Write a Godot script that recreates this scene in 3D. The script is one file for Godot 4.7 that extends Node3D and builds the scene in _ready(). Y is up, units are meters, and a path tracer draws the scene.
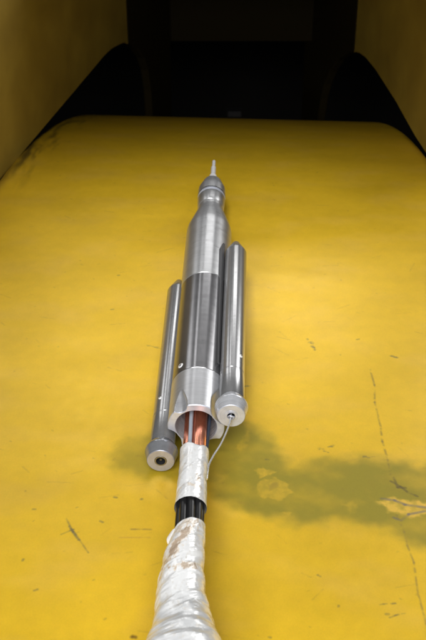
extends Node3D

# ------------------------------------------------------------------ helpers
var AXIS_Y := 0.046                       # height of the probe's axis above the deck
var YAW := deg_to_rad(1.813)              # the probe points a little to the right
var DECK_YAW := deg_to_rad(3.5)
var DECK_R := 1.6                         # how sharply the deck falls away at the back
var DECK_W0 := 0.57
var M := {}
var used := {}
var rng := RandomNumberGenerator.new()

func numbered(called: String) -> String:
	var n: int = used.get(called, 0)
	used[called] = n + 1
	return called if n == 0 else "%s_%03d" % [called, n]

func obj(called: String, mesh: Mesh, mat: Material, parent: Node3D = self) -> MeshInstance3D:
	var o := MeshInstance3D.new()
	o.name = numbered(called) if parent == self else called
	o.mesh = mesh
	o.material_override = mat
	o.cast_shadow = GeometryInstance3D.SHADOW_CASTING_SETTING_ON
	parent.add_child(o, true)
	if parent != self and o.name != called:
		var k := 1
		while parent.has_node("%s_%03d" % [called, k]):
			k += 1
		o.name = "%s_%03d" % [called, k]
	return o

func thing(called: String, label: String, category: String, at := Vector3.ZERO) -> Node3D:
	var o := Node3D.new()
	o.name = numbered(called)
	add_child(o)
	o.position = at
	o.set_meta("label", label)
	o.set_meta("category", category)
	return o

# A grid of points with their normals, drawn as one smooth sheet (rows x columns).
class Sheet:
	var v := PackedVector3Array()
	var n := PackedVector3Array()
	var uv := PackedVector2Array()
	var idx := PackedInt32Array()

	func tri(a: int, b: int, c: int) -> void:
		var g := (v[b] - v[a]).cross(v[c] - v[a])
		if g.length_squared() < 1e-20:
			return
		if g.dot(n[a] + n[b] + n[c]) > 0.0:      # clockwise fronts
			idx.append_array([a, c, b])
		else:
			idx.append_array([a, b, c])

	func grid(p: Array, nn: Array, uvs: Array, cols: int) -> void:
		var base := v.size()
		v.append_array(PackedVector3Array(p))
		n.append_array(PackedVector3Array(nn))
		uv.append_array(PackedVector2Array(uvs))
		var rows := p.size() / cols
		for r in rows - 1:
			for c in cols - 1:
				var a := base + r * cols + c
				tri(a, a + 1, a + cols)
				tri(a + 1, a + cols + 1, a + cols)

	# normals from the neighbours; closed = the columns go round
	func auto_grid(p: Array, uvs: Array, cols: int, closed: bool, outward: Callable) -> void:
		var rows := p.size() / cols
		var nn := []
		for r in rows:
			for c in cols:
				var c0 := c - 1
				var c1 := c + 1
				if closed:
					c0 = cols - 2 if c == 0 else c - 1
					c1 = 1 if c == cols - 1 else c + 1
				else:
					c0 = maxi(c0, 0)
					c1 = mini(c1, cols - 1)
				var du: Vector3 = p[r * cols + c1] - p[r * cols + c0]
				var dv: Vector3 = p[mini(r + 1, rows - 1) * cols + c] - p[maxi(r - 1, 0) * cols + c]
				var m := du.cross(dv)
				var o: Vector3 = outward.call(p[r * cols + c])
				m = m.normalized() if m.length() > 1e-12 else o.normalized()
				nn.append(m if m.dot(o) >= 0.0 else -m)
		grid(p, nn, uvs, cols)

	# flat polygon fan / triangles with a given normal
	func flat(points: PackedVector3Array, tris: PackedInt32Array, normal: Vector3, uvs := PackedVector2Array()) -> void:
		var base := v.size()
		v.append_array(points)
		for i in points.size():
			n.append(normal)
			uv.append(uvs[i] if uvs.size() > i else Vector2(points[i].x, points[i].z))
		for i in range(0, tris.size(), 3):
			tri(base + tris[i], base + tris[i + 1], base + tris[i + 2])

	func mesh() -> ArrayMesh:
		var a := []
		a.resize(Mesh.ARRAY_MAX)
		a[Mesh.ARRAY_VERTEX] = v
		a[Mesh.ARRAY_NORMAL] = n
		a[Mesh.ARRAY_TEX_UV] = uv
		a[Mesh.ARRAY_INDEX] = idx
		var m := ArrayMesh.new()
		m.add_surface_from_arrays(Mesh.PRIMITIVE_TRIANGLES, a)
		return m

# Turned part: prof is a list of (s, r), s along the probe's axis (towards its tip, -z). Sharp corners stay sharp.
func lathe(prof: Array, seg := 72, off := Vector2.ZERO, sheet: Sheet = null, crease := 32.0) -> Sheet:
	var sh := sheet if sheet else Sheet.new()
	var k := prof.size()
	var segn := []
	for i in k - 1:
		var d: Vector2 = prof[i + 1] - prof[i]
		segn.append(Vector2(-d.y, d.x).normalized())     # (s, r): outward when s increases
	var length := 0.0
	for i in k - 1:
		var n0: Vector2 = segn[i]
		var n1: Vector2 = segn[i]
		if i > 0 and absf(rad_to_deg(segn[i - 1].angle_to(segn[i]))) < crease:
			n0 = (segn[i - 1] + segn[i]).normalized()
		if i < k - 2 and absf(rad_to_deg(segn[i + 1].angle_to(segn[i]))) < crease:
			n1 = (segn[i + 1] + segn[i]).normalized()
		var p := []
		var nn := []
		var uvs := []
		var d: Vector2 = prof[i + 1] - prof[i]
		for row in 2:
			var q: Vector2 = prof[i + row]
			var nq := n0 if row == 0 else n1
			for c in seg + 1:
				var t := TAU * c / seg
				var dirv := Vector3(sin(t), cos(t), 0)
				p.append(Vector3(off.x, off.y, 0) + dirv * q.y + Vector3(0, 0, -q.x))
				nn.append((dirv * nq.y + Vector3(0, 0, -nq.x)).normalized())
				uvs.append(Vector2(float(c) / seg, (length + d.length() * row) * 10.0))
		sh.grid(p, nn, uvs, seg + 1)
		length += d.length()
	return sh

# Round bar along a path, in the probe's own axes.
func tube(path: Array, radius: float, seg := 14, sheet: Sheet = null, cap := true) -> Sheet:
	var sh := sheet if sheet else Sheet.new()
	var p := []
	var nn := []
	var uvs := []
	var k := path.size()
	var side := Vector3.RIGHT
	var run := 0.0
	for i in k:
		var t: Vector3 = (path[mini(i + 1, k - 1)] - path[maxi(i - 1, 0)]).normalized()
		if i > 0:
			run += (path[i] - path[i - 1]).length()
		side = (side - t * side.dot(t))
		if side.length() < 0.01:
			side = Vector3.UP - t * t.y
		side = side.normalized()
		var up := t.cross(side)
		for c in seg + 1:
			var a := TAU * c / seg
			var d := side * cos(a) + up * sin(a)
			p.append(path[i] + d * radius)
			nn.append(d)
			uvs.append(Vector2(float(c) / seg, run * 10.0))
	sh.grid(p, nn, uvs, seg + 1)
	if cap:
		for e in 2:
			var at: Vector3 = path[0] if e == 0 else path[k - 1]
			var nrm: Vector3 = ((path[0] - path[1]) if e == 0 else (path[k - 1] - path[k - 2])).normalized()
			var pts := PackedVector3Array([at])
			var row := 0 if e == 0 else (k - 1) * (seg + 1)
			for c in seg + 1:
				pts.append(p[row + c])
			var tr := PackedInt32Array()
			for c in seg:
				tr.append_array([0, 1 + c, 2 + c])
			sh.flat(pts, tr, nrm)
	return sh

func curve(pts: Array, steps := 12) -> Array:
	var out := []
	var k := pts.size()
	for i in k - 1:
		var a: Vector3 = pts[maxi(i - 1, 0)]
		var b: Vector3 = pts[i]
		var c: Vector3 = pts[i + 1]
		var d: Vector3 = pts[mini(i + 2, k - 1)]
		for s in steps:
			out.append(b.cubic_interpolate(c, a, d, float(s) / steps))
	out.append(pts[k - 1])
	return out

# A plate cut from an outline in (along, height), with thickness and a chamfered edge.
func plate(outline: PackedVector2Array, thick: float, chamfer: float) -> ArrayMesh:
	var sh := Sheet.new()
	var poly := outline.duplicate()
	if Geometry2D.is_polygon_clockwise(poly):
		poly.reverse()
	var inner: PackedVector2Array = Geometry2D.offset_polygon(poly, -chamfer, Geometry2D.JOIN_MITER)[0]
	var k := poly.size()
	for side in [1.0, -1.0]:
		var tr := Geometry2D.triangulate_polygon(inner)
		var pts := PackedVector3Array()
		for q in inner:
			pts.append(Vector3(side * thick * 0.5, q.y, -q.x))
		sh.flat(pts, tr, Vector3(side, 0, 0), PackedVector2Array(inner))
	for i in k:
		var a := poly[i]
		var b := poly[(i + 1) % k]
		var e := (b - a).normalized()
		var n2 := Vector2(e.y, -e.x)
		var nn := Vector3(0, n2.y, -n2.x)
		var h := thick * 0.5 - chamfer
		sh.flat(PackedVector3Array([Vector3(h, a.y, -a.x), Vector3(h, b.y, -b.x), Vector3(-h, b.y, -b.x), Vector3(-h, a.y, -a.x)]), PackedInt32Array([0, 1, 2, 0, 2, 3]), nn)
		for side in [1.0, -1.0]:
			var ai := a - n2 * chamfer
			var bi := b - n2 * chamfer
			var t: float = thick * 0.5 * side
			sh.flat(PackedVector3Array([Vector3(h * side, a.y, -a.x), Vector3(h * side, b.y, -b.x), Vector3(t, bi.y, -bi.x), Vector3(t, ai.y, -ai.x)]), PackedInt32Array([0, 1, 2, 0, 2, 3]), (nn + Vector3(side, 0, 0)).normalized())
	return sh.mesh()

func noise(seed_: int, freq: float, oct := 3) -> FastNoiseLite:
	var f := FastNoiseLite.new()
	f.seed = seed_
	f.noise_type = FastNoiseLite.TYPE_SIMPLEX_SMOOTH
	f.frequency = freq
	f.fractal_octaves = oct
	return f

func std(col: Color, rough: float, metal := 0.0) -> StandardMaterial3D:
	var m := StandardMaterial3D.new()
	m.albedo_color = col.linear_to_srgb()
	m.roughness = rough
	m.metallic = metal
	return m

# ------------------------------------------------------------------ textures
var DU0 := -0.62                          # the part of the deck that the paint texture covers: across ...
var DU1 := 0.62
var DV0 := -0.42                          # ... and along
var DV1 := 1.50
var TW := 1240
var TH := 1920

func tx(p: Vector2) -> Vector2:
	return Vector2((p.x - DU0) / (DU1 - DU0) * TW, (1.0 - (p.y - DV0) / (DV1 - DV0)) * TH)

# A scratch or smear drawn into the paint: a polyline of width w (metres), broken up by noise.
func scratch(im: Image, pts: Array, w: float, col: Color, strength: float, f: FastNoiseLite, ragged := 0.6) -> void:
	var px_per_m := TW / (DU1 - DU0)
	for i in pts.size() - 1:
		var a := tx(pts[i])
		var b := tx(pts[i + 1])
		var r := w * px_per_m * 0.36
		var lo := Vector2(minf(a.x, b.x), minf(a.y, b.y)) - Vector2.ONE * (r + 3)
		var hi := Vector2(maxf(a.x, b.x), maxf(a.y, b.y)) + Vector2.ONE * (r + 3)
		for y in range(maxi(int(lo.y), 0), mini(int(hi.y) + 1, TH)):
			for x in range(maxi(int(lo.x), 0), mini(int(hi.x) + 1, TW)):
				var p := Vector2(x, y)
				var q := Geometry2D.get_closest_point_to_segment(p + Vector2(f.get_noise_2d(x * 0.5, y * 0.5), f.get_noise_2d(x * 0.5 + 500, y * 0.5)) * (1.2 + r * 0.7), a, b)
				var d := p.distance_to(q)
				var k := smoothstep(r * 1.25 + 1.1, r * 0.25, d)
				k *= clampf(0.5 + 0.9 * (1.0 - ragged) + f.get_noise_2d(x * 0.8, y * 0.8) * 2.0 * ragged, 0, 1) * strength * 0.68
				if k > 0.01:
					im.set_pixel(x, y, im.get_pixel(x, y).lerp(col, k))

func chips(im: Image, a: Vector2, b: Vector2, w: float, col: Color, strength: float, f: FastNoiseLite) -> void:
	for i in 7:
		var p := a.lerp(b, rng.randf()) + Vector2(rng.randf_range(-w, w), rng.randf_range(-w, w)) * 0.35
		var q := p + (b - a) * rng.randf_range(0.08, 0.30) + Vector2(rng.randf_range(-w, w), rng.randf_range(-w, w)) * 0.3
		scratch(im, [p, q], w * rng.randf_range(0.15, 0.6), col, strength * rng.randf_range(0.5, 1.1), f, 0.6)

func blob(im: Image, pts: PackedVector2Array, soft: float, col: Color, strength: float, f: FastNoiseLite) -> void:
	var lo := Vector2(1e9, 1e9)
	var hi := -lo
	var poly := PackedVector2Array()
	for p in pts:
		var q := tx(p)
		poly.append(q)
		lo = lo.min(q)
		hi = hi.max(q)
	var k := poly.size()
	for y in range(maxi(int(lo.y) - 6, 0), mini(int(hi.y) + 7, TH)):
		for x in range(maxi(int(lo.x) - 6, 0), mini(int(hi.x) + 7, TW)):
			var p := Vector2(x, y) + Vector2(f.get_noise_2d(x * 0.6, y * 0.6), f.get_noise_2d(x * 0.6 + 300, y * 0.6)) * 6.0
			var d := 1e9
			for i in k:
				d = minf(d, p.distance_to(Geometry2D.get_closest_point_to_segment(p, poly[i], poly[(i + 1) % k])))
			if not Geometry2D.is_point_in_polygon(p, poly):
				d = -d
			var a := smoothstep(-soft, soft, d) * strength
			if a > 0.01:
				im.set_pixel(x, y, im.get_pixel(x, y).lerp(col, a * clampf(0.85 + 0.6 * f.get_noise_2d(x * 0.8, y * 0.8), 0.2, 1)))

func deck_textures() -> Array:
	var olive_area := PackedVector2Array([Vector2(-0.098, 0.004), Vector2(-0.075, 0.034), Vector2(-0.041, 0.047), Vector2(0.0, 0.057), Vector2(0.034, 0.062), Vector2(0.048, 0.069), Vector2(0.066, 0.062), Vector2(0.081, 0.047), Vector2(0.093, 0.019), Vector2(0.111, -0.008), Vector2(0.141, 0.003), Vector2(0.172, 0.008), Vector2(0.212, 0.007), Vector2(0.264, 0.0), Vector2(0.34, -0.008)])  # outline of the olive area, darker than the paint around it
	olive_area.append_array([Vector2(0.34, -0.12), Vector2(0.253, -0.129), Vector2(0.216, -0.107), Vector2(0.163, -0.093), Vector2(0.109, -0.098), Vector2(0.065, -0.089), Vector2(0.037, -0.068), Vector2(0.017, -0.049), Vector2(-0.021, -0.04), Vector2(-0.061, -0.042), Vector2(-0.086, -0.02)])
	var w2 := TW / 4
	var h2 := TH / 4
	var low := Image.create(w2, h2, false, Image.FORMAT_RGB8)
	var lowr := Image.create(w2, h2, false, Image.FORMAT_RGB8)
	var tone := noise(11, 1.0, 3)
	var warp := noise(12, 1.0, 3)
	var mott := noise(13, 1.0, 4)
	var paint := Color(0.72, 0.458, 0.020)
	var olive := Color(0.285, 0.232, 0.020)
	var ns := olive_area.size()
	for y in h2:
		var v := DV0 + (1.0 - (y + 0.5) / h2) * (DV1 - DV0)
		for x in w2:
			var u := DU0 + (x + 0.5) / w2 * (DU1 - DU0)
			# long cross-wise wiping streaks and a broad tone
			var t := tone.get_noise_2d(u * 5.0, v * 9.0) * 0.09 + mott.get_noise_2d(u * 4.0, v * 22.0) * 0.03 + mott.get_noise_2d(u * 45.0 + 90.0, v * 45.0) * 0.05
			var c := paint * (1.0 + t)
			c.b *= 1.0 + 1.2 * maxf(tone.get_noise_2d(u * 7.0 + 40.0, v * 14.0), 0.0)
			var rough := 0.34 + 0.04 * mott.get_noise_2d(u * 5.0, v * 16.0 + 30.0) + 0.04 * tone.get_noise_2d(u * 60.0, v * 60.0)
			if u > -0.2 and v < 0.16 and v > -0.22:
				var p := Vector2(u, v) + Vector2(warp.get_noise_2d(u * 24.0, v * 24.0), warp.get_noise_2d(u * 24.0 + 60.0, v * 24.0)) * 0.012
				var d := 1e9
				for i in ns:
					d = minf(d, p.distance_to(Geometry2D.get_closest_point_to_segment(p, olive_area[i], olive_area[(i + 1) % ns])))
				if not Geometry2D.is_point_in_polygon(p, olive_area):
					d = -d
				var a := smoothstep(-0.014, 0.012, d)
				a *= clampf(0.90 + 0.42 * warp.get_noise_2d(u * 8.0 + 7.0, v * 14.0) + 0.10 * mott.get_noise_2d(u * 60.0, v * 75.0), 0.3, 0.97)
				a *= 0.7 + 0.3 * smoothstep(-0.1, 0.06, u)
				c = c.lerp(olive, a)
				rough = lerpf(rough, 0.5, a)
			if u < -0.2 and v > 0.55:                 # black rubber scuffs along the far left edge
				var e := -0.360 + 0.07 * (v - 0.675)
				var dd := (u - e + 0.055) * 24.0 + 1.5 * mott.get_noise_2d(u * 40.0, v * 7.0) + 0.5 * warp.get_noise_2d(u * 70.0, v * 14.0)
				var sk := smoothstep(2.2, 0.2, dd) * smoothstep(0.56, 0.80, v)
				c = c.lerp(Color(0.03, 0.024, 0.016), 0.85 * sk)
			c.a = 1.0
			low.set_pixel(x, y, c.linear_to_srgb())
			lowr.set_pixel(x, y, Color(rough, rough, rough))
	low.resize(TW, TH, Image.INTERPOLATE_CUBIC)
	var f := noise(21, 0.09, 3)
	var fine := noise(22, 0.35, 2)
	var patch_yellow := Color(0.66, 0.42, 0.03).linear_to_srgb()
	# yellower patches inside the olive area
	blob(low, PackedVector2Array([Vector2(0.073, -0.04), Vector2(0.081, -0.03), Vector2(0.093, -0.029), Vector2(0.104, -0.039), Vector2(0.111, -0.049), Vector2(0.105, -0.059), Vector2(0.093, -0.063), Vector2(0.08, -0.063), Vector2(0.071, -0.055)]), 2.0, patch_yellow, 0.6, f)
	blob(low, PackedVector2Array([Vector2(0.070, -0.015), Vector2(0.078, -0.011), Vector2(0.090, -0.018), Vector2(0.084, -0.027), Vector2(0.072, -0.029)]), 2.0, patch_yellow, 0.75, f)
	blob(low, PackedVector2Array([Vector2(0.083, -0.039), Vector2(0.089, -0.036), Vector2(0.094, -0.043), Vector2(0.087, -0.049)]), 2.0, Color(0.33, 0.235, 0.03).linear_to_srgb(), 0.8, f)
	blob(low, PackedVector2Array([Vector2(0.055, 0.05), Vector2(0.060, 0.045), Vector2(0.056, 0.026), Vector2(0.049, 0.012), Vector2(0.046, 0.018), Vector2(0.052, 0.034)]), 3.0, patch_yellow, 0.45, f)
	blob(low, PackedVector2Array([Vector2(0.165, -0.068), Vector2(0.177, -0.063), Vector2(0.187, -0.071), Vector2(0.172, -0.079)]), 3.0, patch_yellow, 0.45, f)
	blob(low, PackedVector2Array([Vector2(0.025, -0.026), Vector2(0.035, -0.022), Vector2(0.038, -0.034), Vector2(0.028, -0.04)]), 3.0, patch_yellow, 0.35, f)
	blob(low, PackedVector2Array([Vector2(0.095, -0.085), Vector2(0.112, -0.083), Vector2(0.11, -0.089), Vector2(0.098, -0.09)]), 2.0, patch_yellow, 0.5, f)
	blob(low, PackedVector2Array([Vector2(0.205, -0.058), Vector2(0.226, -0.054), Vector2(0.262, -0.057), Vector2(0.264, -0.075), Vector2(0.236, -0.083), Vector2(0.222, -0.078), Vector2(0.213, -0.07)]), 3.0, Color(0.74, 0.47, 0.06).linear_to_srgb(), 0.9, f)
	var violet := Color(0.13, 0.115, 0.15).linear_to_srgb()
	var dark := Color(0.10, 0.075, 0.03).linear_to_srgb()
	scratch(low, [Vector2(0.210, -0.055), Vector2(0.224, -0.057), Vector2(0.235, -0.063), Vector2(0.262, -0.067)], 0.0045, violet, 0.85, f, 0.5)
	scratch(low, [Vector2(0.221, -0.084), Vector2(0.229, -0.088), Vector2(0.238, -0.078), Vector2(0.256, -0.072)], 0.004, violet, 0.85, f, 0.5)
	scratch(low, [Vector2(0.222, -0.026), Vector2(0.232, -0.034), Vector2(0.239, -0.042), Vector2(0.250, -0.049)], 0.003, dark, 0.8, f, 0.6)
	scratch(low, [Vector2(0.226, -0.020), Vector2(0.229, -0.036), Vector2(0.238, -0.036)], 0.0035, dark, 0.8, f, 0.6)
	# the long crack in the paint
	scratch(low, [Vector2(0.2095, 0.182), Vector2(0.213, 0.15), Vector2(0.2115, 0.115), Vector2(0.216, 0.07), Vector2(0.2165, 0.042), Vector2(0.221, 0.01), Vector2(0.2225, -0.016)], 0.0022, Color(0.15, 0.105, 0.04).linear_to_srgb(), 0.7, f, 0.85)
	scratch(low, [Vector2(0.225, -0.08), Vector2(0.231, -0.105), Vector2(0.233, -0.125), Vector2(0.238, -0.149), Vector2(0.2385, -0.19), Vector2(0.243, -0.226), Vector2(0.244, -0.31)], 0.0017, Color(0.20, 0.14, 0.06).linear_to_srgb(), 0.7, f, 0.85)
	# the forked scratch and other marks
	var grey := Color(0.11, 0.095, 0.07).linear_to_srgb()
	scratch(low, [Vector2(-0.134, -0.108), Vector2(-0.127, -0.122), Vector2(-0.120, -0.131)], 0.0016, grey, 0.7, f, 0.5)
	scratch(low, [Vector2(-0.129, -0.119), Vector2(-0.124, -0.127), Vector2(-0.116, -0.138)], 0.0030, grey, 0.85, f, 0.6)
	scratch(low, [Vector2(-0.116, -0.137), Vector2(-0.103, -0.156)], 0.001, grey, 0.6, f, 0.5)
	scratch(low, [Vector2(-0.136, -0.131), Vector2(-0.124, -0.123)], 0.002, grey, 0.7, f, 0.5)
	scratch(low, [Vector2(-0.062, -0.119), Vector2(-0.041, -0.118)], 0.0018, Color(0.2, 0.12, 0.06).linear_to_srgb(), 0.8, f, 0.4)
	scratch(low, [Vector2(-0.073, -0.132), Vector2(-0.041, -0.130)], 0.0014, Color(0.5, 0.25, 0.06).linear_to_srgb(), 0.7, f, 0.5)
	chips(low, Vector2(0.141, 0.025), Vector2(0.149, 0.0215), 0.0045, grey, 0.75, f)
	chips(low, Vector2(0.152, 0.028), Vector2(0.157, 0.030), 0.003, grey, 0.75, f)
	chips(low, Vector2(0.192, 0.014), Vector2(0.202, 0.013), 0.004, grey, 0.7, f)
	chips(low, Vector2(0.128, 0.246), Vector2(0.135, 0.236), 0.005, grey, 0.5, f)
	chips(low, Vector2(0.135, 0.228), Vector2(0.140, 0.222), 0.005, grey, 0.6, f)
	chips(low, Vector2(0.234, 0.214), Vector2(0.245, 0.210), 0.005, grey, 0.6, f)
	chips(low, Vector2(-0.084, 0.217), Vector2(-0.066, 0.213), 0.0035, grey, 0.55, f)
	chips(low, Vector2(0.045, 0.137), Vector2(0.062, 0.138), 0.004, grey, 0.55, f)
	chips(low, Vector2(0.203, -0.226), Vector2(0.221, -0.219), 0.002, grey, 0.6, f)
	chips(low, Vector2(0.198, -0.208), Vector2(0.212, -0.206), 0.002, grey, 0.45, f)
	for d in [Vector2(-0.056, -0.072), Vector2(-0.171, -0.095), Vector2(-0.15, -0.211), Vector2(-0.17, -0.171), Vector2(-0.097, -0.109), Vector2(-0.087, -0.071), Vector2(0.14, -0.174), Vector2(0.158, -0.212), Vector2(0.207, -0.22), Vector2(0.198, 0.248), Vector2(-0.14, 0.385), Vector2(0.089, -0.256), Vector2(-0.137, 0.298), Vector2(0.08, 0.002)]:
		scratch(low, [d, d + Vector2(rng.randf_range(-0.003, 0.003), rng.randf_range(-0.002, 0.002))], rng.randf_range(0.0018, 0.0034), grey, 0.7, f, 0.4)
	scratch(low, [Vector2(-0.0435, -0.2635), Vector2(-0.041, -0.264)], 0.0055, Color(0.07, 0.035, 0.01).linear_to_srgb(), 0.95, f, 0.1)
	for i in 150:                                     # faint scuffs of no special shape
		var a := Vector2(rng.randf_range(-0.34, 0.34), rng.randf_range(-0.33, 0.62))
		var ang := rng.randfn(0.0, 0.5)
		var l := rng.randf_range(0.004, 0.03)
		scratch(low, [a, a + Vector2(cos(ang), sin(ang)) * l], rng.randf_range(0.0006, 0.0018), Color(0.36, 0.22, 0.04).linear_to_srgb(), rng.randf_range(0.15, 0.5), f, 0.7)
	for i in 200:
		var a := Vector2(rng.randf_range(-0.36, 0.36), rng.randf_range(-0.33, 0.9))
		scratch(low, [a, a + Vector2(rng.randf_range(-0.002, 0.002), 0.001)], rng.randf_range(0.0008, 0.0022), Color(0.25, 0.16, 0.04).linear_to_srgb(), rng.randf_range(0.2, 0.55), f, 0.4)
	var bytes := low.get_data()                       # the fine grain of old paint
	for i in range(0, bytes.size(), 3):
		var k := 1.0 + rng.randf_range(-0.018, 0.015)
		bytes[i] = mini(int(bytes[i] * k), 255)
		bytes[i + 1] = mini(int(bytes[i + 1] * k), 255)
		bytes[i + 2] = mini(int(bytes[i + 2] * k), 255)
	low = Image.create_from_data(TW, TH, false, Image.FORMAT_RGB8, bytes)
	var alb := ImageTexture.create_from_image(low)
	lowr.resize(TW / 2, TH / 2, Image.INTERPOLATE_CUBIC)
	return [alb, ImageTexture.create_from_image(lowr)]

# Fine turning lines round a bar, wear and finger marks: roughness and tone.
func metal_image(seed_: int, r0: float, r1: float, patch: float) -> ImageTexture:
	var im := Image.create(256, 512, false, Image.FORMAT_RGB8)
	var a := noise(seed_, 0.02, 3)
	var b := noise(seed_ + 1, 0.25, 3)
	for y in 512:
		for x in 256:
			var t := TAU * x / 256.0
			var k := 0.5 + patch * a.get_noise_3d(cos(t) * 60.0, sin(t) * 60.0, y * 0.9) + 0.42 * b.get_noise_3d(cos(t) * 1.2, sin(t) * 1.2, y * 2.0)
			k = lerpf(r0, r1, clampf(k, 0, 1))
			im.set_pixel(x, y, Color(k, k, k))
	return ImageTexture.create_from_image(im)

func metal(col: Color, seed_: int, r0: float, r1: float, patch := 0.5, aniso := 0.5, metalness := 0.8) -> StandardMaterial3D:
	var m := std(col, 1.0, metalness)
	m.roughness_texture = metal_image(seed_, r0, r1, patch)
	m.albedo_texture = metal_image(seed_ + 5, 0.80, 1.0, patch)
	m.anisotropy_enabled = true
	m.anisotropy = -aniso
	return m

func tape_texture(kind: int) -> ImageTexture:
	var w := 384
	var h := 384
	var im := Image.create(w, h, false, Image.FORMAT_RGB8)
	var f := noise(61 + kind, 0.02, 4)
	var g := noise(63 + kind, 0.09, 3)
	for y in h:
		for x in w:
			var t := TAU * x / w
			var c := Color(0.67, 0.68, 0.69) * (1.0 + 0.10 * f.get_noise_3d(cos(t) * 50.0, sin(t) * 50.0, y))
			if kind == 1:                              # only one or two layers of tape: the grey beneath shows
				c = c.lerp(Color(0.46, 0.47, 0.48), clampf(smoothstep(0.3, 0.55, float(y) / h) * (0.75 + 0.8 * f.get_noise_2d(x * 0.8, y * 2.0)), 0, 1))
			var u := float(x) / w                     # 0 = top, 0.25 = right, 0.75 = left
			var v := float(y) / h                     # 0 = end nearest the probe
			if u > 0.5:
				u -= 1.0
			var n := f.get_noise_2d(x * 1.3, y * 1.3) + 0.6 * g.get_noise_2d(x, y)
			var k := 0.0
			if kind == 0:                              # the short sleeve: a brown thumb mark right of the ridge
				k = smoothstep(1.0, 0.4, Vector2((u - 0.075) / 0.035, (v - 0.62) / 0.075).length() + n * 0.9) * 0.85
				k = maxf(k, 0.45 * smoothstep(0.85, 0.3, Vector2((u - 0.02) / 0.16, (v - 0.78) / 0.04).length() + n))
			else:                                      # the long sleeve: grease along the seam near its mouth
				k = smoothstep(1.0, 0.35, Vector2((u + 0.055 + (v - 0.13) * 0.75) / 0.075, (v - 0.14) / 0.14).length() + n * 0.95) * 0.9
				k = maxf(k, 0.8 * smoothstep(1.0, 0.5, Vector2((u - 0.03 + (v - 0.3) * 0.4) / 0.11, (v - 0.285) / 0.022).length() + n))
				k = maxf(k, 0.6 * smoothstep(1.0, 0.4, Vector2((u + 0.0) / 0.13, (v - 0.03) / 0.035).length() + n))
			c = c.lerp(Color(0.58, 0.46, 0.32), 0.6 * smoothstep(0.02, 0.35, k))
			c = c.lerp(Color(0.24, 0.14, 0.06), 0.62 * smoothstep(0.5 + 0.5 * g.get_noise_2d(x * 1.5 + 70.0, y * 1.5), 0.95, k))
			c = c.lerp(Color(0.45, 0.40, 0.33), 0.35 * smoothstep(0.25, 0.6, n))
			c.a = 1.0
			im.set_pixel(x, y, c.linear_to_srgb())
	return ImageTexture.create_from_image(im)

# ------------------------------------------------------------------ scene
func area(called: String, at: Vector3, towards: Vector3, size: Vector2, energy: float, col := Color(1, 0.995, 0.985)) -> void:
	var l := AreaLight3D.new()
	l.name = called
	l.area_normalize_energy = false
	l.area_size = size
	l.light_energy = energy
	l.light_color = col
	l.shadow_enabled = true
	l.set("area_range", 8.0)
	add_child(l)
	l.look_at_from_position(at, towards, Vector3.UP if absf((towards - at).normalized().y) < 0.98 else Vector3.FORWARD)

func spot(called: String, at: Vector3, towards: Vector3, energy: float, angle: float) -> void:
	var l := SpotLight3D.new()
	l.name = called
	l.light_energy = energy
	l.light_size = 0.16
	l.light_color = Color(1, 0.995, 0.985)
	l.spot_angle = angle
	l.spot_angle_attenuation = 1.0
	l.spot_attenuation = 2.0
	l.spot_range = 8.0
	l.shadow_enabled = true
	add_child(l)
	l.look_at_from_position(at, towards)

func _ready() -> void:
	rng.seed = 7
	# camera
	var cam := Camera3D.new()
	cam.name = "camera"
	var lens := CameraAttributesPhysical.new()
	lens.frustum_focal_length = 43.125
	lens.frustum_focus_distance = 1.36
	lens.exposure_aperture = 9.0
	lens.frustum_near = 0.02
	lens.frustum_far = 60.0
	cam.attributes = lens
	cam.keep_aspect = Camera3D.KEEP_HEIGHT
	cam.fov = 31.1
	cam.near = 0.02
	cam.far = 60.0
	cam.position = Vector3(0.01932, 0.89178, 1.00384)
	cam.rotation = Vector3(deg_to_rad(-34.8), 0, 0)
	add_child(cam)
	cam.current = true
	# air and exposure
	var env := Environment.new()
	env.background_mode = Environment.BG_COLOR
	env.background_color = Color.BLACK
	env.tonemap_mode = Environment.TONE_MAPPER_LINEAR
	env.tonemap_exposure = 0.95
	env.sdfgi_enabled = true
	env.ssao_enabled = true
	env.ssil_enabled = true
	var we := WorldEnvironment.new()
	we.name = "world"
	we.environment = env
	add_child(we)
	# lamps out of view: soft boxes, a front spot and an added low fill
	area("front_soft_box", Vector3(-0.06, 0.95, 0.88), Vector3(0.0, 0, 0.50), Vector2(0.9, 0.45), 5.1)
	area("back_soft_box", Vector3(0.0, 1.5, -1.75), Vector3(0, 0.05, -0.2), Vector2(2.4, 0.8), 0.15)
	area("back_strip", Vector3(0.17, 0.80, -1.82), Vector3(0.06, 0.0, -0.40), Vector2(0.55, 0.24), 1.9)
	area("left_strip", Vector3(-0.34, 1.20, -1.55), Vector3(0, 0.05, -0.2), Vector2(0.09, 0.6), 1.3)
	area("left_soft_box", Vector3(-0.80, 0.90, -1.50), Vector3(0, 0.05, -0.3), Vector2(0.3, 0.5), 0.8)
	area("right_soft_box", Vector3(0.95, 0.80, -1.20), Vector3(0, 0.05, -0.3), Vector2(0.5, 0.7), 1.8)
	spot("front_spot", Vector3(-0.12, 1.40, 0.42), Vector3(0.06, 0, -0.44), 2.1, 16.5)
	spot("low_front_fill", Vector3(-0.45, 0.85, 1.9), Vector3(0.0, 0.0, 0.22), 2.6, 12.5)  # added fill that brightens the end faces
	materials()
	deck()
	enclosure()
	probe()
	cable()

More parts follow.
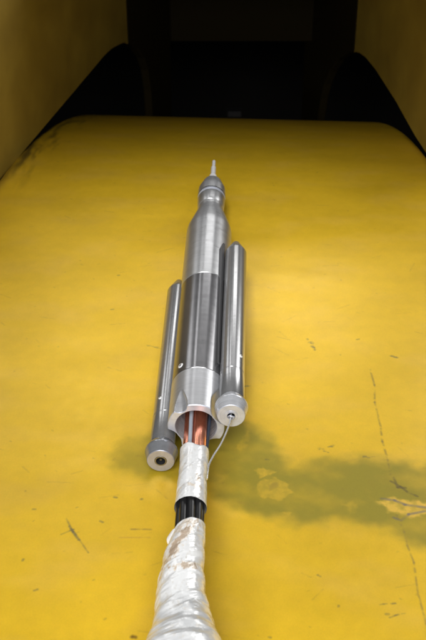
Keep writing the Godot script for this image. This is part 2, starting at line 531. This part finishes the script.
func materials() -> void:
	var t := deck_textures()
	var p := std(Color.WHITE, 1.0)
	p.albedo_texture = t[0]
	p.roughness_texture = t[1]
	p.texture_repeat = false
	var nt := NoiseTexture2D.new()
	nt.width = 512
	nt.height = 512
	nt.seamless = true
	nt.noise = noise(5, 0.012, 4)
	nt.as_normal_map = true
	nt.bump_strength = 2.0
	p.metallic = 0.30
	p.normal_enabled = true
	p.normal_texture = nt
	p.normal_scale = 0.025
	M.paint = p
	M.shaded_post = std(Color(0.020, 0.0145, 0.005), 0.9)  # wall colour darkened to stand for shade at the far end
	M.shaded_post.metallic_specular = 0.1
	M.bay_shade = std(Color(0.016, 0.012, 0.005), 0.9)  # shade of the bay put into the base colour
	M.bay_shade.metallic_specular = 0.1
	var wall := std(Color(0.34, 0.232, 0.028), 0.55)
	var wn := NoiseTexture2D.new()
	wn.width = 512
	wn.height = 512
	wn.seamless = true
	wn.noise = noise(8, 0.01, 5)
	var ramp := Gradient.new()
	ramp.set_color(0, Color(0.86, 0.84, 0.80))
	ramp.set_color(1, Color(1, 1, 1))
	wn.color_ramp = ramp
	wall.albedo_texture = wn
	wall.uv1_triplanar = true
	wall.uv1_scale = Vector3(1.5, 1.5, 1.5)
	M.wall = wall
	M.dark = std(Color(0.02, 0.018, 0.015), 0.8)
	M.sleeve = metal(Color(0.66, 0.67, 0.69), 101, 0.24, 0.40, 0.25, 0.6, 0.80)
	M.barrel = metal(Color(0.32, 0.32, 0.335), 111, 0.14, 0.28, 0.22, 0.6, 0.84)
	M.tube = metal(Color(0.58, 0.585, 0.60), 121, 0.17, 0.30, 0.10, 0.6, 0.80)
	M.collar = metal(Color(0.68, 0.69, 0.72), 131, 0.26, 0.42, 0.2, 0.5, 0.70)
	M.flange = metal(Color(0.70, 0.72, 0.77), 141, 0.18, 0.34, 0.25, 0.4, 0.50)
	M.face = metal(Color(0.52, 0.55, 0.64), 151, 0.30, 0.48, 0.3, 0.0, 0.42)
	M.dark_flange = metal(Color(0.46, 0.48, 0.52), 171, 0.14, 0.28, 0.3, 0.3, 0.65)
	M.dark_face = metal(Color(0.27, 0.28, 0.35), 181, 0.26, 0.42, 0.3, 0.0, 0.4)
	M.rod = metal(Color(0.90, 0.90, 0.92), 161, 0.3, 0.45, 0.2, 0.0, 0.3)
	M.steel = std(Color(0.55, 0.55, 0.55), 0.35, 1.0)
	M.dark_steel = std(Color(0.11, 0.11, 0.115), 0.4, 0.9)
	M.bright = std(Color(0.85, 0.85, 0.86), 0.35, 0.3)
	M.black = std(Color(0.012, 0.012, 0.013), 0.33)
	M.hole = std(Color(0.01, 0.01, 0.01), 0.7)
	M.copper = std(Color(0.88, 0.36, 0.23), 0.24, 0.95)
	M.grey_wire = std(Color(0.30, 0.33, 0.38), 0.35)
	M.blue_wire = std(Color(0.03, 0.04, 0.06), 0.4)
	M.wire = std(Color(0.85, 0.85, 0.86), 0.25, 0.75)
	for k in 2:
		var tp := std(Color.WHITE, 0.17)
		tp.albedo_texture = tape_texture(k)
		tp.clearcoat_enabled = true
		tp.clearcoat = 0.5
		tp.clearcoat_roughness = 0.1
		var cn := NoiseTexture2D.new()
		cn.width = 512
		cn.height = 512
		cn.seamless = true
		var cf := noise(90 + k, 0.005, 3)
		cf.fractal_type = FastNoiseLite.FRACTAL_RIDGED
		cf.domain_warp_enabled = true
		cf.domain_warp_amplitude = 40.0
		cn.noise = cf
		cn.as_normal_map = true
		cn.bump_strength = 7.0
		tp.normal_enabled = true
		tp.normal_texture = cn
		tp.normal_scale = 0.28
		tp.metallic_specular = 0.75
		tp.uv1_scale = Vector3(1, 1, 1)
		M["tape%d" % k] = tp
	M.tag = std(Color(0.82, 0.82, 0.82), 0.4)

# the yellow deck: flat in front, falling away at the back, its side edges rolled down
func deck_point(u: float, w: float) -> Vector3:
	var el := -0.360 + 0.07 * (clampf(w, 0.30, 1.6) - 0.675)
	var er := 0.326 - 0.10 * (clampf(w, 0.30, 1.6) - 0.845)
	var rr := 0.026
	var x := u
	var down := 0.0
	var over := 0.0
	if u < el:
		over = el - u
	elif u > er:
		over = u - er
	if over > 0.0:
		var b := over / rr
		var reach := rr * sin(b)
		down = rr * (1.0 - cos(b))
		if b > PI / 2:
			reach = rr
			down = rr + over - rr * PI / 2
		x = el - reach if u < el else er + reach
	var g := w
	var y := -down
	if w > DECK_W0:
		var a := (w - DECK_W0) / DECK_R
		g = DECK_W0 + (DECK_R) * sin(a)
		y = -DECK_R * (1.0 - cos(a)) - down
	var lat := Vector3(cos(DECK_YAW), 0, sin(DECK_YAW))
	var fwd := Vector3(sin(DECK_YAW), 0, -cos(DECK_YAW))
	return lat * x + fwd * g + Vector3(0, y, 0)

func deck() -> void:
	var sh := Sheet.new()
	var pts := []
	var uvs := []
	var cols := 301
	var rows := 120
	for r in rows:
		var w := lerpf(-0.55, 2.0, float(r) / (rows - 1))
		for c in cols:
			var u := lerpf(-0.62, 0.62, float(c) / (cols - 1))
			pts.append(deck_point(u, w))
			uvs.append(Vector2((u - DU0) / (DU1 - DU0), 1.0 - (w - DV0) / (DV1 - DV0)))
	sh.auto_grid(pts, uvs, cols, false, func(p): return Vector3(0, 1, 0) + Vector3(p.x, 0, 0) * 0.5)
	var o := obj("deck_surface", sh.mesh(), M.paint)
	o.set_meta("kind", "structure")
	o.set_meta("label", "worn yellow painted steel deck with an olive patch and scratches")

func enclosure() -> void:
	# ground far below, seen only as darkness
	var g := Sheet.new()
	g.flat(PackedVector3Array([Vector3(-6, -0.95, -8), Vector3(6, -0.95, -8), Vector3(6, -0.95, 4), Vector3(-6, -0.95, 4)]), PackedInt32Array([0, 1, 2, 0, 2, 3]), Vector3.UP)
	obj("ground", g.mesh(), M.dark).set_meta("kind", "structure")
	# left wall: a plate with a round-cornered opening along its foot
	var lo := PackedVector2Array([Vector2(-0.10, 0.283), Vector2(-0.10, -0.024), Vector2(0.60, -0.025), Vector2(0.65, -0.029), Vector2(0.70, -0.039), Vector2(0.74, -0.049), Vector2(0.76, -0.058), Vector2(0.76, 0.283)])
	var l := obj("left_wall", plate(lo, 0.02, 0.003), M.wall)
	l.position = Vector3(-0.358, 0, -0.6975)
	l.rotation.y = -deg_to_rad(13.7)
	l.set_meta("label", "dim yellow side wall left of the deck with rounded opening at its foot")
	l.set_meta("category", "wall")
	var ro := PackedVector2Array([Vector2(-0.10, 0.283), Vector2(-0.10, -0.040), Vector2(0.105, -0.040), Vector2(0.174, -0.036), Vector2(0.246, -0.031), Vector2(0.40, -0.030), Vector2(0.48, -0.036), Vector2(0.535, -0.047), Vector2(0.57, -0.058), Vector2(0.57, 0.283)])
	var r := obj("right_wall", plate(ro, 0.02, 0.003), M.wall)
	r.position = Vector3(0.416, 0, -0.8218)
	r.rotation.y = deg_to_rad(8.0)
	r.set_meta("label", "dim yellow side wall right of the deck with rounded opening at its foot")
	r.set_meta("category", "wall")
	for k in 2:
		# far wall end with the rounded corner of the opening, coloured dark for shade
		var out := PackedVector2Array([Vector2(0.762, 0.283), Vector2(0.762, -0.059), Vector2(0.782, -0.068), Vector2(0.829, -0.098), Vector2(0.872, -0.136), Vector2(0.901, -0.177), Vector2(0.92, -0.236), Vector2(0.925, -0.30), Vector2(0.925, -0.9), Vector2(1.10, -0.9), Vector2(1.10, 0.283)])
		if k == 1:
			out = PackedVector2Array([Vector2(0.572, 0.283), Vector2(0.572, -0.059), Vector2(0.60, -0.070), Vector2(0.645, -0.093), Vector2(0.713, -0.134), Vector2(0.775, -0.188), Vector2(0.82, -0.24), Vector2(0.85, -0.29), Vector2(0.87, -0.36), Vector2(0.875, -0.9), Vector2(1.06, -0.9), Vector2(1.06, 0.283)])
		var po := obj("shaded_corner_post", plate(out, 0.02, 0.003), M.shaded_post)
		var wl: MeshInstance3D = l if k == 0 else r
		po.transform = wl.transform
		po.set_meta("label", "far end of the %s side wall at the back of the bay, shade put into its colour" % ["left", "right"][k])
		po.set_meta("category", "shaded_post")
	# back panel coloured dark for shade; unseen plate added above to block light
	var b := obj("back_wall", box(Vector3(0.52, 0.45, 0.02), 0.004), M.bay_shade)
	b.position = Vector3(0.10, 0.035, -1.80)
	b.set_meta("label", "panel closing the bay behind the deck between the side walls, shade put into its dark colour")
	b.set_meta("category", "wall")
	var rf := obj("added_shade_plate", box(Vector3(1.5, 0.016, 1.03), 0.004), M.bay_shade)  # out of view, added to keep lamp light off the bay
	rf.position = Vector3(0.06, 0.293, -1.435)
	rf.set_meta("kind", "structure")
	rf.set_meta("label", "unseen plate added over the bay behind the deck to block lamp light")
	var s := obj("steel_bracket", box(Vector3(0.036, 0.014, 0.02), 0.003), M.dark_steel)
	s.position = Vector3(0.07, -0.262, -1.52)
	s.set_meta("label", "small dark block in the darkness behind the deck")
	s.set_meta("category", "bracket")

func box(size: Vector3, ch: float) -> ArrayMesh:
	var h := size * 0.5
	return plate(PackedVector2Array([Vector2(-h.z, -h.y), Vector2(h.z, -h.y), Vector2(h.z, h.y), Vector2(-h.z, h.y)]), size.x, ch)

# ------------------------------------------------------------------ the probe
func collar_radius(t: float, s: float) -> float:
	# four scallops, milled with a round cutter, give the side tubes' flanges room; they run out towards the barrel
	var r := 0.0325
	var cut := 0.0228 - 0.0085 * smoothstep(0.016, 0.058, s)
	for k in 4:
		var c := deg_to_rad(90.0 - 33.0) + k * PI / 2      # clockwise from the top
		var d := wrapf(t - c, -PI, PI)
		var big := 0.0472
		if k == 3:
			big = 0.0355
			cut = 0.0095 - 0.0070 * smoothstep(0.002, 0.040, s)
		elif k == 0:
			cut = 0.0228 - 0.0085 * smoothstep(0.014, 0.055, s)
		var q := cut * cut - big * big * sin(d) * sin(d)
		if q > 0.0 and absf(d) < PI / 2:
			r = minf(r, big * cos(d) - sqrt(q))
	return r

func collar_mesh() -> ArrayMesh:
	var sh := Sheet.new()
	var seg := 240
	var rows := 40
	var p := []
	var uvs := []
	for i in rows + 1:
		var s := 0.0009 + 0.0685 * i / rows
		for c in seg + 1:
			var t := TAU * c / seg
			var r := collar_radius(t, s)
			p.append(Vector3(sin(t) * r, cos(t) * r, -s))
			uvs.append(Vector2(float(c) / seg, s * 10.0))
	sh.auto_grid(p, uvs, seg + 1, true, func(q): return Vector3(q.x, q.y, 0))
	return sh.mesh()

func collar_face() -> ArrayMesh:
	var sh := Sheet.new()
	var seg := 240
	for ring in 3:                                    # chamfer outside, face, chamfer inside
		var p := []
		var uvs := []
		for row in 2:
			for c in seg + 1:
				var t := TAU * c / seg
				var ro := collar_radius(t, 0.0)
				var radii := [ro, ro - 0.0008, 0.0243, 0.0235]
				var depth := [0.0009, 0.0, 0.0, 0.0009]
				var r: float = radii[ring + row]
				p.append(Vector3(sin(t) * r, cos(t) * r, -depth[ring + row]))
				uvs.append(Vector2(sin(t) * r * 12.0 + 0.5, cos(t) * r * 12.0 + 0.5))
		var way := 1.0 if ring == 0 else (-1.0 if ring == 2 else 0.0)
		sh.auto_grid(p, uvs, seg + 1, true, func(q): return Vector3(q.x * way, q.y * way, 0.02))
	return sh.mesh()

func screw(parent: Node3D, center: Vector2, r_axis: float, t: float, s: float, rad: float) -> void:
	var o := Node3D.new()
	var sh := Sheet.new()
	lathe([Vector2(-0.004, rad), Vector2(0.0006, rad), Vector2(0.0011, rad - 0.0006), Vector2(0.0012, rad * 0.4)], 24, Vector2.ZERO, sh)
	var pts := PackedVector3Array()
	var tr := PackedInt32Array()
	for c in 24:
		pts.append(Vector3(sin(TAU * c / 24) * rad * 0.4, cos(TAU * c / 24) * rad * 0.4, -0.0006))
	for c in range(1, 23):
		tr.append_array([0, c, c + 1])
	sh.flat(pts, tr, Vector3(0, 0, -1))
	o.free()
	var m := obj("set_screw", sh.mesh(), M.bright, parent)
	var out := Vector3(sin(t), cos(t), 0)
	m.transform = Transform3D(Basis.looking_at(out, Vector3(0, 0, 1)), Vector3(center.x, center.y, -s) + out * r_axis)
	var slot := obj("slot", box(Vector3(rad * 0.22, rad * 0.9, 0.0006), 0.0001), M.hole, m)
	slot.position = Vector3(0, 0, -0.00125)
	slot.rotation.z = 0.6

func side_tube(root: Node3D, c: Vector2, face: float, left: bool) -> void:
	# c: where its axis runs beside the barrel's; face: the end plate, along the axis
	var f := face
	var body := obj("side_tube", lathe([Vector2(f + 0.026, 0.0139), Vector2(f + 0.027, 0.0145), Vector2(f + 0.0720, 0.0145), Vector2(f + 0.0724, 0.0142), Vector2(f + 0.0732, 0.0142), Vector2(f + 0.0736, 0.0145), Vector2(f + 0.345, 0.0145), Vector2(f + 0.3462, 0.0142), Vector2(f + 0.371, 0.0052), Vector2(f + 0.3722, 0.0042), Vector2(f + 0.3722, 0.0001)], 72, c).mesh(), M.tube, root)
	obj("end_flange", lathe([Vector2(f + 0.0006, 0.0158), Vector2(f + 0.0125, 0.0187), Vector2(f + 0.0133, 0.0190), Vector2(f + 0.0160, 0.0190), Vector2(f + 0.0168, 0.0187), Vector2(f + 0.0245, 0.0146), Vector2(f + 0.0262, 0.0142), Vector2(f + 0.0268, 0.0138)], 72, c).mesh(), M.dark_flange if left else M.flange, body)
	obj("end_face", lathe([Vector2(f + 0.0004, 0.0058), Vector2(f, 0.0062), Vector2(f, 0.0152), Vector2(f + 0.0006, 0.0158)], 72, c).mesh(), M.dark_face if left else M.face, body)
	obj("face_ring", lathe([Vector2(f + 0.0025, 0.0040), Vector2(f - 0.0004, 0.0046), Vector2(f - 0.0004, 0.0074), Vector2(f + 0.0002, 0.0078)] if not left else [Vector2(f + 0.004, 0.0048), Vector2(f - 0.0004, 0.0054), Vector2(f - 0.0004, 0.0068), Vector2(f + 0.0004, 0.0074)], 48, c).mesh(), M.face if not left else M.dark_steel, body)
	obj("socket", lathe([Vector2(f + 0.0006, 0.0062), Vector2(f + 0.003, 0.0058), Vector2(f + 0.012, 0.0050), Vector2(f + 0.012, 0.0001)], 6 if left else 24, c, null, 5.0).mesh(), M.hole, body)
	if left:
		obj("key_pin", lathe([Vector2(f + 0.0121, 0.0001), Vector2(f + 0.002, 0.0001), Vector2(f + 0.002, 0.0014), Vector2(f + 0.0118, 0.0016)], 16, c).mesh(), M.black, body)
		screw(body, c, 0.0142, deg_to_rad(-30), f + 0.098, 0.0021)
	else:
		obj("eyelet", tube(curve([Vector3(c.x - 0.003, c.y, -f + 0.001), Vector3(c.x - 0.001, c.y + 0.003, -f + 0.0035), Vector3(c.x + 0.003, c.y + 0.001, -f + 0.0035), Vector3(c.x + 0.002, c.y - 0.003, -f + 0.002)]), 0.0011, 10).mesh(), M.face, body)
		screw(body, c, 0.0142, deg_to_rad(42), f + 0.098, 0.0023)

func probe() -> void:
	var root := thing("probe", "shiny metal probe with two side tubes lying on the yellow deck", "probe", Vector3(0, AXIS_Y, 0))
	root.rotation.y = -YAW
	# nose rod
	var rod := obj("nose_rod", lathe([Vector2(0.583, 0.0040), Vector2(0.638, 0.0038), Vector2(0.6386, 0.0034), Vector2(0.6392, 0.0026), Vector2(0.6600, 0.0026), Vector2(0.6612, 0.0018), Vector2(0.6615, 0.0001)], 24).mesh(), M.rod, root)
	for k in 3:
		var s := 0.5985 + 0.0045 * k
		obj("rod_collar", lathe([Vector2(s, 0.0040), Vector2(s, 0.0066 - 0.0005 * k), Vector2(s + 0.0016, 0.0066 - 0.0005 * k), Vector2(s + 0.0016, 0.0040)], 24).mesh(), M.rod, rod)
	# nose cap: shoulder, bright chamfer ring, neck
	var dome := [Vector2(0.5395, 0.0210), Vector2(0.557, 0.0210), Vector2(0.5605, 0.0206), Vector2(0.5640, 0.0197), Vector2(0.5835, 0.0146), Vector2(0.5855, 0.0134), Vector2(0.5864, 0.0120), Vector2(0.5866, 0.0074), Vector2(0.5902, 0.0074), Vector2(0.5908, 0.0068), Vector2(0.5908, 0.0001)]
	var cap := obj("nose_cap", lathe(dome, 72).mesh(), M.sleeve, root)
	obj("chamfer_ring", lathe([Vector2(0.5325, 0.0196), Vector2(0.5345, 0.0210), Vector2(0.5375, 0.0210), Vector2(0.5392, 0.0202)], 72).mesh(), M.face, cap)
	obj("neck", lathe([Vector2(0.4945, 0.0187), Vector2(0.5030, 0.0187), Vector2(0.5036, 0.0193), Vector2(0.5066, 0.0199), Vector2(0.5300, 0.0208), Vector2(0.5322, 0.0197)], 72).mesh(), M.sleeve, cap)
	# upper sleeve with its conical shoulder
	obj("upper_sleeve", lathe([Vector2(0.2776, 0.0318), Vector2(0.2784, 0.0325), Vector2(0.426, 0.0325), Vector2(0.432, 0.0322), Vector2(0.438, 0.0315), Vector2(0.490, 0.0200), Vector2(0.4925, 0.0194), Vector2(0.4945, 0.0190)], 96).mesh(), M.sleeve, root)
	# lower barrel
	var barrel := obj("lower_barrel", lathe([Vector2(0.0698, 0.0318), Vector2(0.0704, 0.0325), Vector2(0.2766, 0.0325), Vector2(0.2775, 0.0319)], 96).mesh(), M.barrel, root)
	screw(barrel, Vector2.ZERO, 0.0320, deg_to_rad(-42), 0.083, 0.0037)
	# end collar with its scallops, face and bore
	var col := obj("end_collar", collar_mesh(), M.collar, root)
	obj("end_face", collar_face(), M.face, col)
	obj("bore", lathe([Vector2(0.058, 0.0001), Vector2(0.058, 0.0205), Vector2(0.05, 0.0222), Vector2(0.0009, 0.0235)], 96).mesh(), M.flange, col)
	# side tubes, each with a dark strip laid against the barrel
	for k in 2:
		var c := Vector2(0.0399, 0.0254) if k == 0 else Vector2(-0.0390, -0.0270)
		var f := -0.0100 if k == 0 else -0.0286
		side_tube(root, c, f, k == 1)
		var a := deg_to_rad(51.0) if k == 0 else c.angle()
		var o := PackedVector2Array([Vector2(0.085, -0.003), Vector2(0.085, 0.0004), Vector2(0.345, 0.0040), Vector2(0.360, 0.0004), Vector2(0.360, -0.003)])
		if k == 1:
			o = PackedVector2Array([Vector2(0.085, -0.003), Vector2(0.085, 0.003), Vector2(0.318, 0.003), Vector2(0.326, 0.0), Vector2(0.326, -0.003)])
		var strip := obj("dark_strip", plate(o, 0.0050, 0.0008), M.dark_steel, root)
		strip.position = Vector3(cos(a), sin(a), 0) * 0.0338
		strip.rotation.z = a

# ------------------------------------------------------------------ the cable
func sleeve(s0: Callable, s1: float, radius: Callable, rows: int, bend: Callable, wrap: FastNoiseLite, amount: float) -> ArrayMesh:
	var sh := Sheet.new()
	var seg := 120
	var p := []
	var uvs := []
	for i in rows + 3:
		var k := maxi(i - 2, 0)
		for c in seg + 1:
			var t := TAU * c / seg
			var a: float = s0.call(t)
			var s := lerpf(a, s1, float(k) / rows)
			var r: float = radius.call(s)
			var w := Vector3(cos(t) * 3.0, sin(t) * 3.0, s * 300.0)
			# bunched plastic: creases running round, with a slant, and broad dents
			r += amount * (0.8 * wrap.get_noise_3d(w.x * 0.5, w.y * 0.5, w.z * 0.55 + sin(t + 0.6) * 2.5) + 0.42 * (0.5 - absf(wrap.get_noise_3d(w.x * 0.9, w.y * 0.9 + 20.0, w.z * 1.3 + sin(t - 0.4) * 6.0))) + 0.9 * wrap.get_noise_3d(w.x * 0.8 + 50.0, w.y * 0.8, w.z * 0.10))
			# the turns of the tape overlap in a long spiral, each edge a small step
			var turn := fposmod((s + 0.010 * sin(t + 0.5) + 0.003 * wrap.get_noise_2d(t * 4.0, s * 90.0)) / 0.027 + t / TAU, 1.0)
			r += amount * 0.18 * (smoothstep(0.0, 0.03, turn) - turn)
			if i == 0:
				r -= 0.0040                        # turned in at the mouth
			elif i == 1:
				r -= 0.0008
			var q: Vector3 = bend.call(s)
			p.append(q + Vector3(sin(t) * r, cos(t) * r, 0))
			uvs.append(Vector2(float(c) / seg, float(k) / rows))
	sh.auto_grid(p, uvs, seg + 1, true, func(_q): return Vector3.ZERO)
	return sh.mesh()

func cable() -> void:
	var root := thing("cable", "thick cable in white tape running from the probe's open end", "cable", Vector3(0, AXIS_Y, 0))
	root.rotation.y = -YAW
	# conductors in the mouth of the probe (s is negative towards the camera)
	obj("copper_rod", tube([Vector3(0.0042, 0.0020, -0.057), Vector3(0.0042, 0.0020, 0.05)], 0.0088, 28).mesh(), M.copper, root)
	obj("copper_rod", tube([Vector3(-0.0088, -0.0015, -0.057), Vector3(-0.0082, -0.0015, 0.05)], 0.0050, 24).mesh(), M.copper, root)
	obj("copper_rod", tube([Vector3(-0.001, -0.0100, -0.057), Vector3(-0.001, -0.0088, 0.05)], 0.0055, 24).mesh(), M.copper, root)
	obj("grey_wire", tube(curve([Vector3(-0.0050, 0.0085, -0.057), Vector3(-0.0056, 0.0090, -0.01), Vector3(-0.0052, 0.0088, 0.02), Vector3(-0.0050, 0.0084, 0.055)]), 0.0024, 14).mesh(), M.grey_wire, root)
	obj("blue_wire", tube(curve([Vector3(0.0165, 0.0000, -0.057), Vector3(0.0150, 0.0005, -0.01), Vector3(0.0142, 0.0010, 0.02), Vector3(0.0128, 0.0010, 0.055)]), 0.0021, 14).mesh(), M.blue_wire, root)
	# black strands
	for k in 9:
		var path := []
		for i in 14:
			var z := lerpf(0.085, 0.22, i / 13.0)
			var t := TAU * k / 8.0 + (z - 0.1) * 3.0
			var rr := 0.0108 if k < 8 else 0.0
			path.append(Vector3(sin(t) * rr, cos(t) * rr - maxf(z - 0.15, 0.0) * 0.03, z))
		obj("black_strand", tube(path, 0.0043 if k < 8 else 0.0065, 18).mesh(), M.black, root)
	# short taped sleeve
	var wn := noise(71, 0.22, 3)
	obj("tape_sleeve", sleeve(func(t): return 0.0440 + 0.0022 * sin(t * 2.0 + 1.0) + 0.0012 * sin(t * 5.0), 0.1310, func(s): return 0.0163 - 0.0008 * sin((s - 0.04) * 40.0), 60, func(s): return Vector3(0, 0, s), wn, 0.0010), M.tape0, root)
	# long taped sleeve, swelling towards the camera
	var wide := Curve.new()
	wide.min_value = 0.0
	wide.max_value = 1.0
	for q in [Vector2(0.0, 0.0164), Vector2(0.06, 0.0166), Vector2(0.24, 0.0204), Vector2(0.36, 0.0228), Vector2(0.49, 0.0258), Vector2(0.59, 0.0302), Vector2(0.66, 0.0352), Vector2(0.74, 0.0405), Vector2(1.0, 0.046)]:
		wide.add_point(Vector2(q.x, q.y * 10.0))
	wide.bake()
	var bend := func(s): return Vector3(-0.0035 * smoothstep(0.15, 0.22, s) + 0.006 * smoothstep(0.24, 0.31, s), -0.002 * smoothstep(0.15, 0.3, s), s)
	obj("tape_sleeve", sleeve(func(t): return 0.1690 - 0.0110 * cos(t - 0.85) + 0.0016 * sin(t * 3.0), 0.400, func(s): return wide.sample_baked(clampf((s - 0.145) / 0.25, 0, 1)) * 0.1, 220, bend, noise(75, 0.22, 3), 0.0018), M.tape1, root)
	# loose tape end at the left of the mouth
	var tg := Sheet.new()
	var tp := []
	var tu := []
	for i in 9:
		for c in 9:
			var a := -1.40 + 0.55 * c / 8.0
			var s := 0.172 + 0.016 * i / 8.0
			var r := 0.0176 + 0.0024 * sin(PI * i / 8.0) * (1.0 - c / 8.0) + 0.0015 * (1.0 - c / 8.0)
			tp.append(Vector3(sin(a) * r - 0.0005, cos(a) * r, s))
			tu.append(Vector2(c / 8.0, i / 8.0))
	tg.auto_grid(tp, tu, 9, false, func(q): return Vector3(q.x, q.y, 0))
	obj("loose_tape_end", tg.mesh(), M.tag, root)
	# thin bare lead from the right tube's eyelet down into the tape
	obj("lead_wire", tube(curve([Vector3(0.0399, 0.0254, -0.002), Vector3(0.0395, 0.0250, 0.0125), Vector3(0.0375, 0.0210, 0.022), Vector3(0.0300, 0.0120, 0.040), Vector3(0.0215, 0.0050, 0.054), Vector3(0.0168, 0.0010, 0.066), Vector3(0.0155, -0.0010, 0.085)], 14), 0.0011, 12).mesh(), M.wire, root)
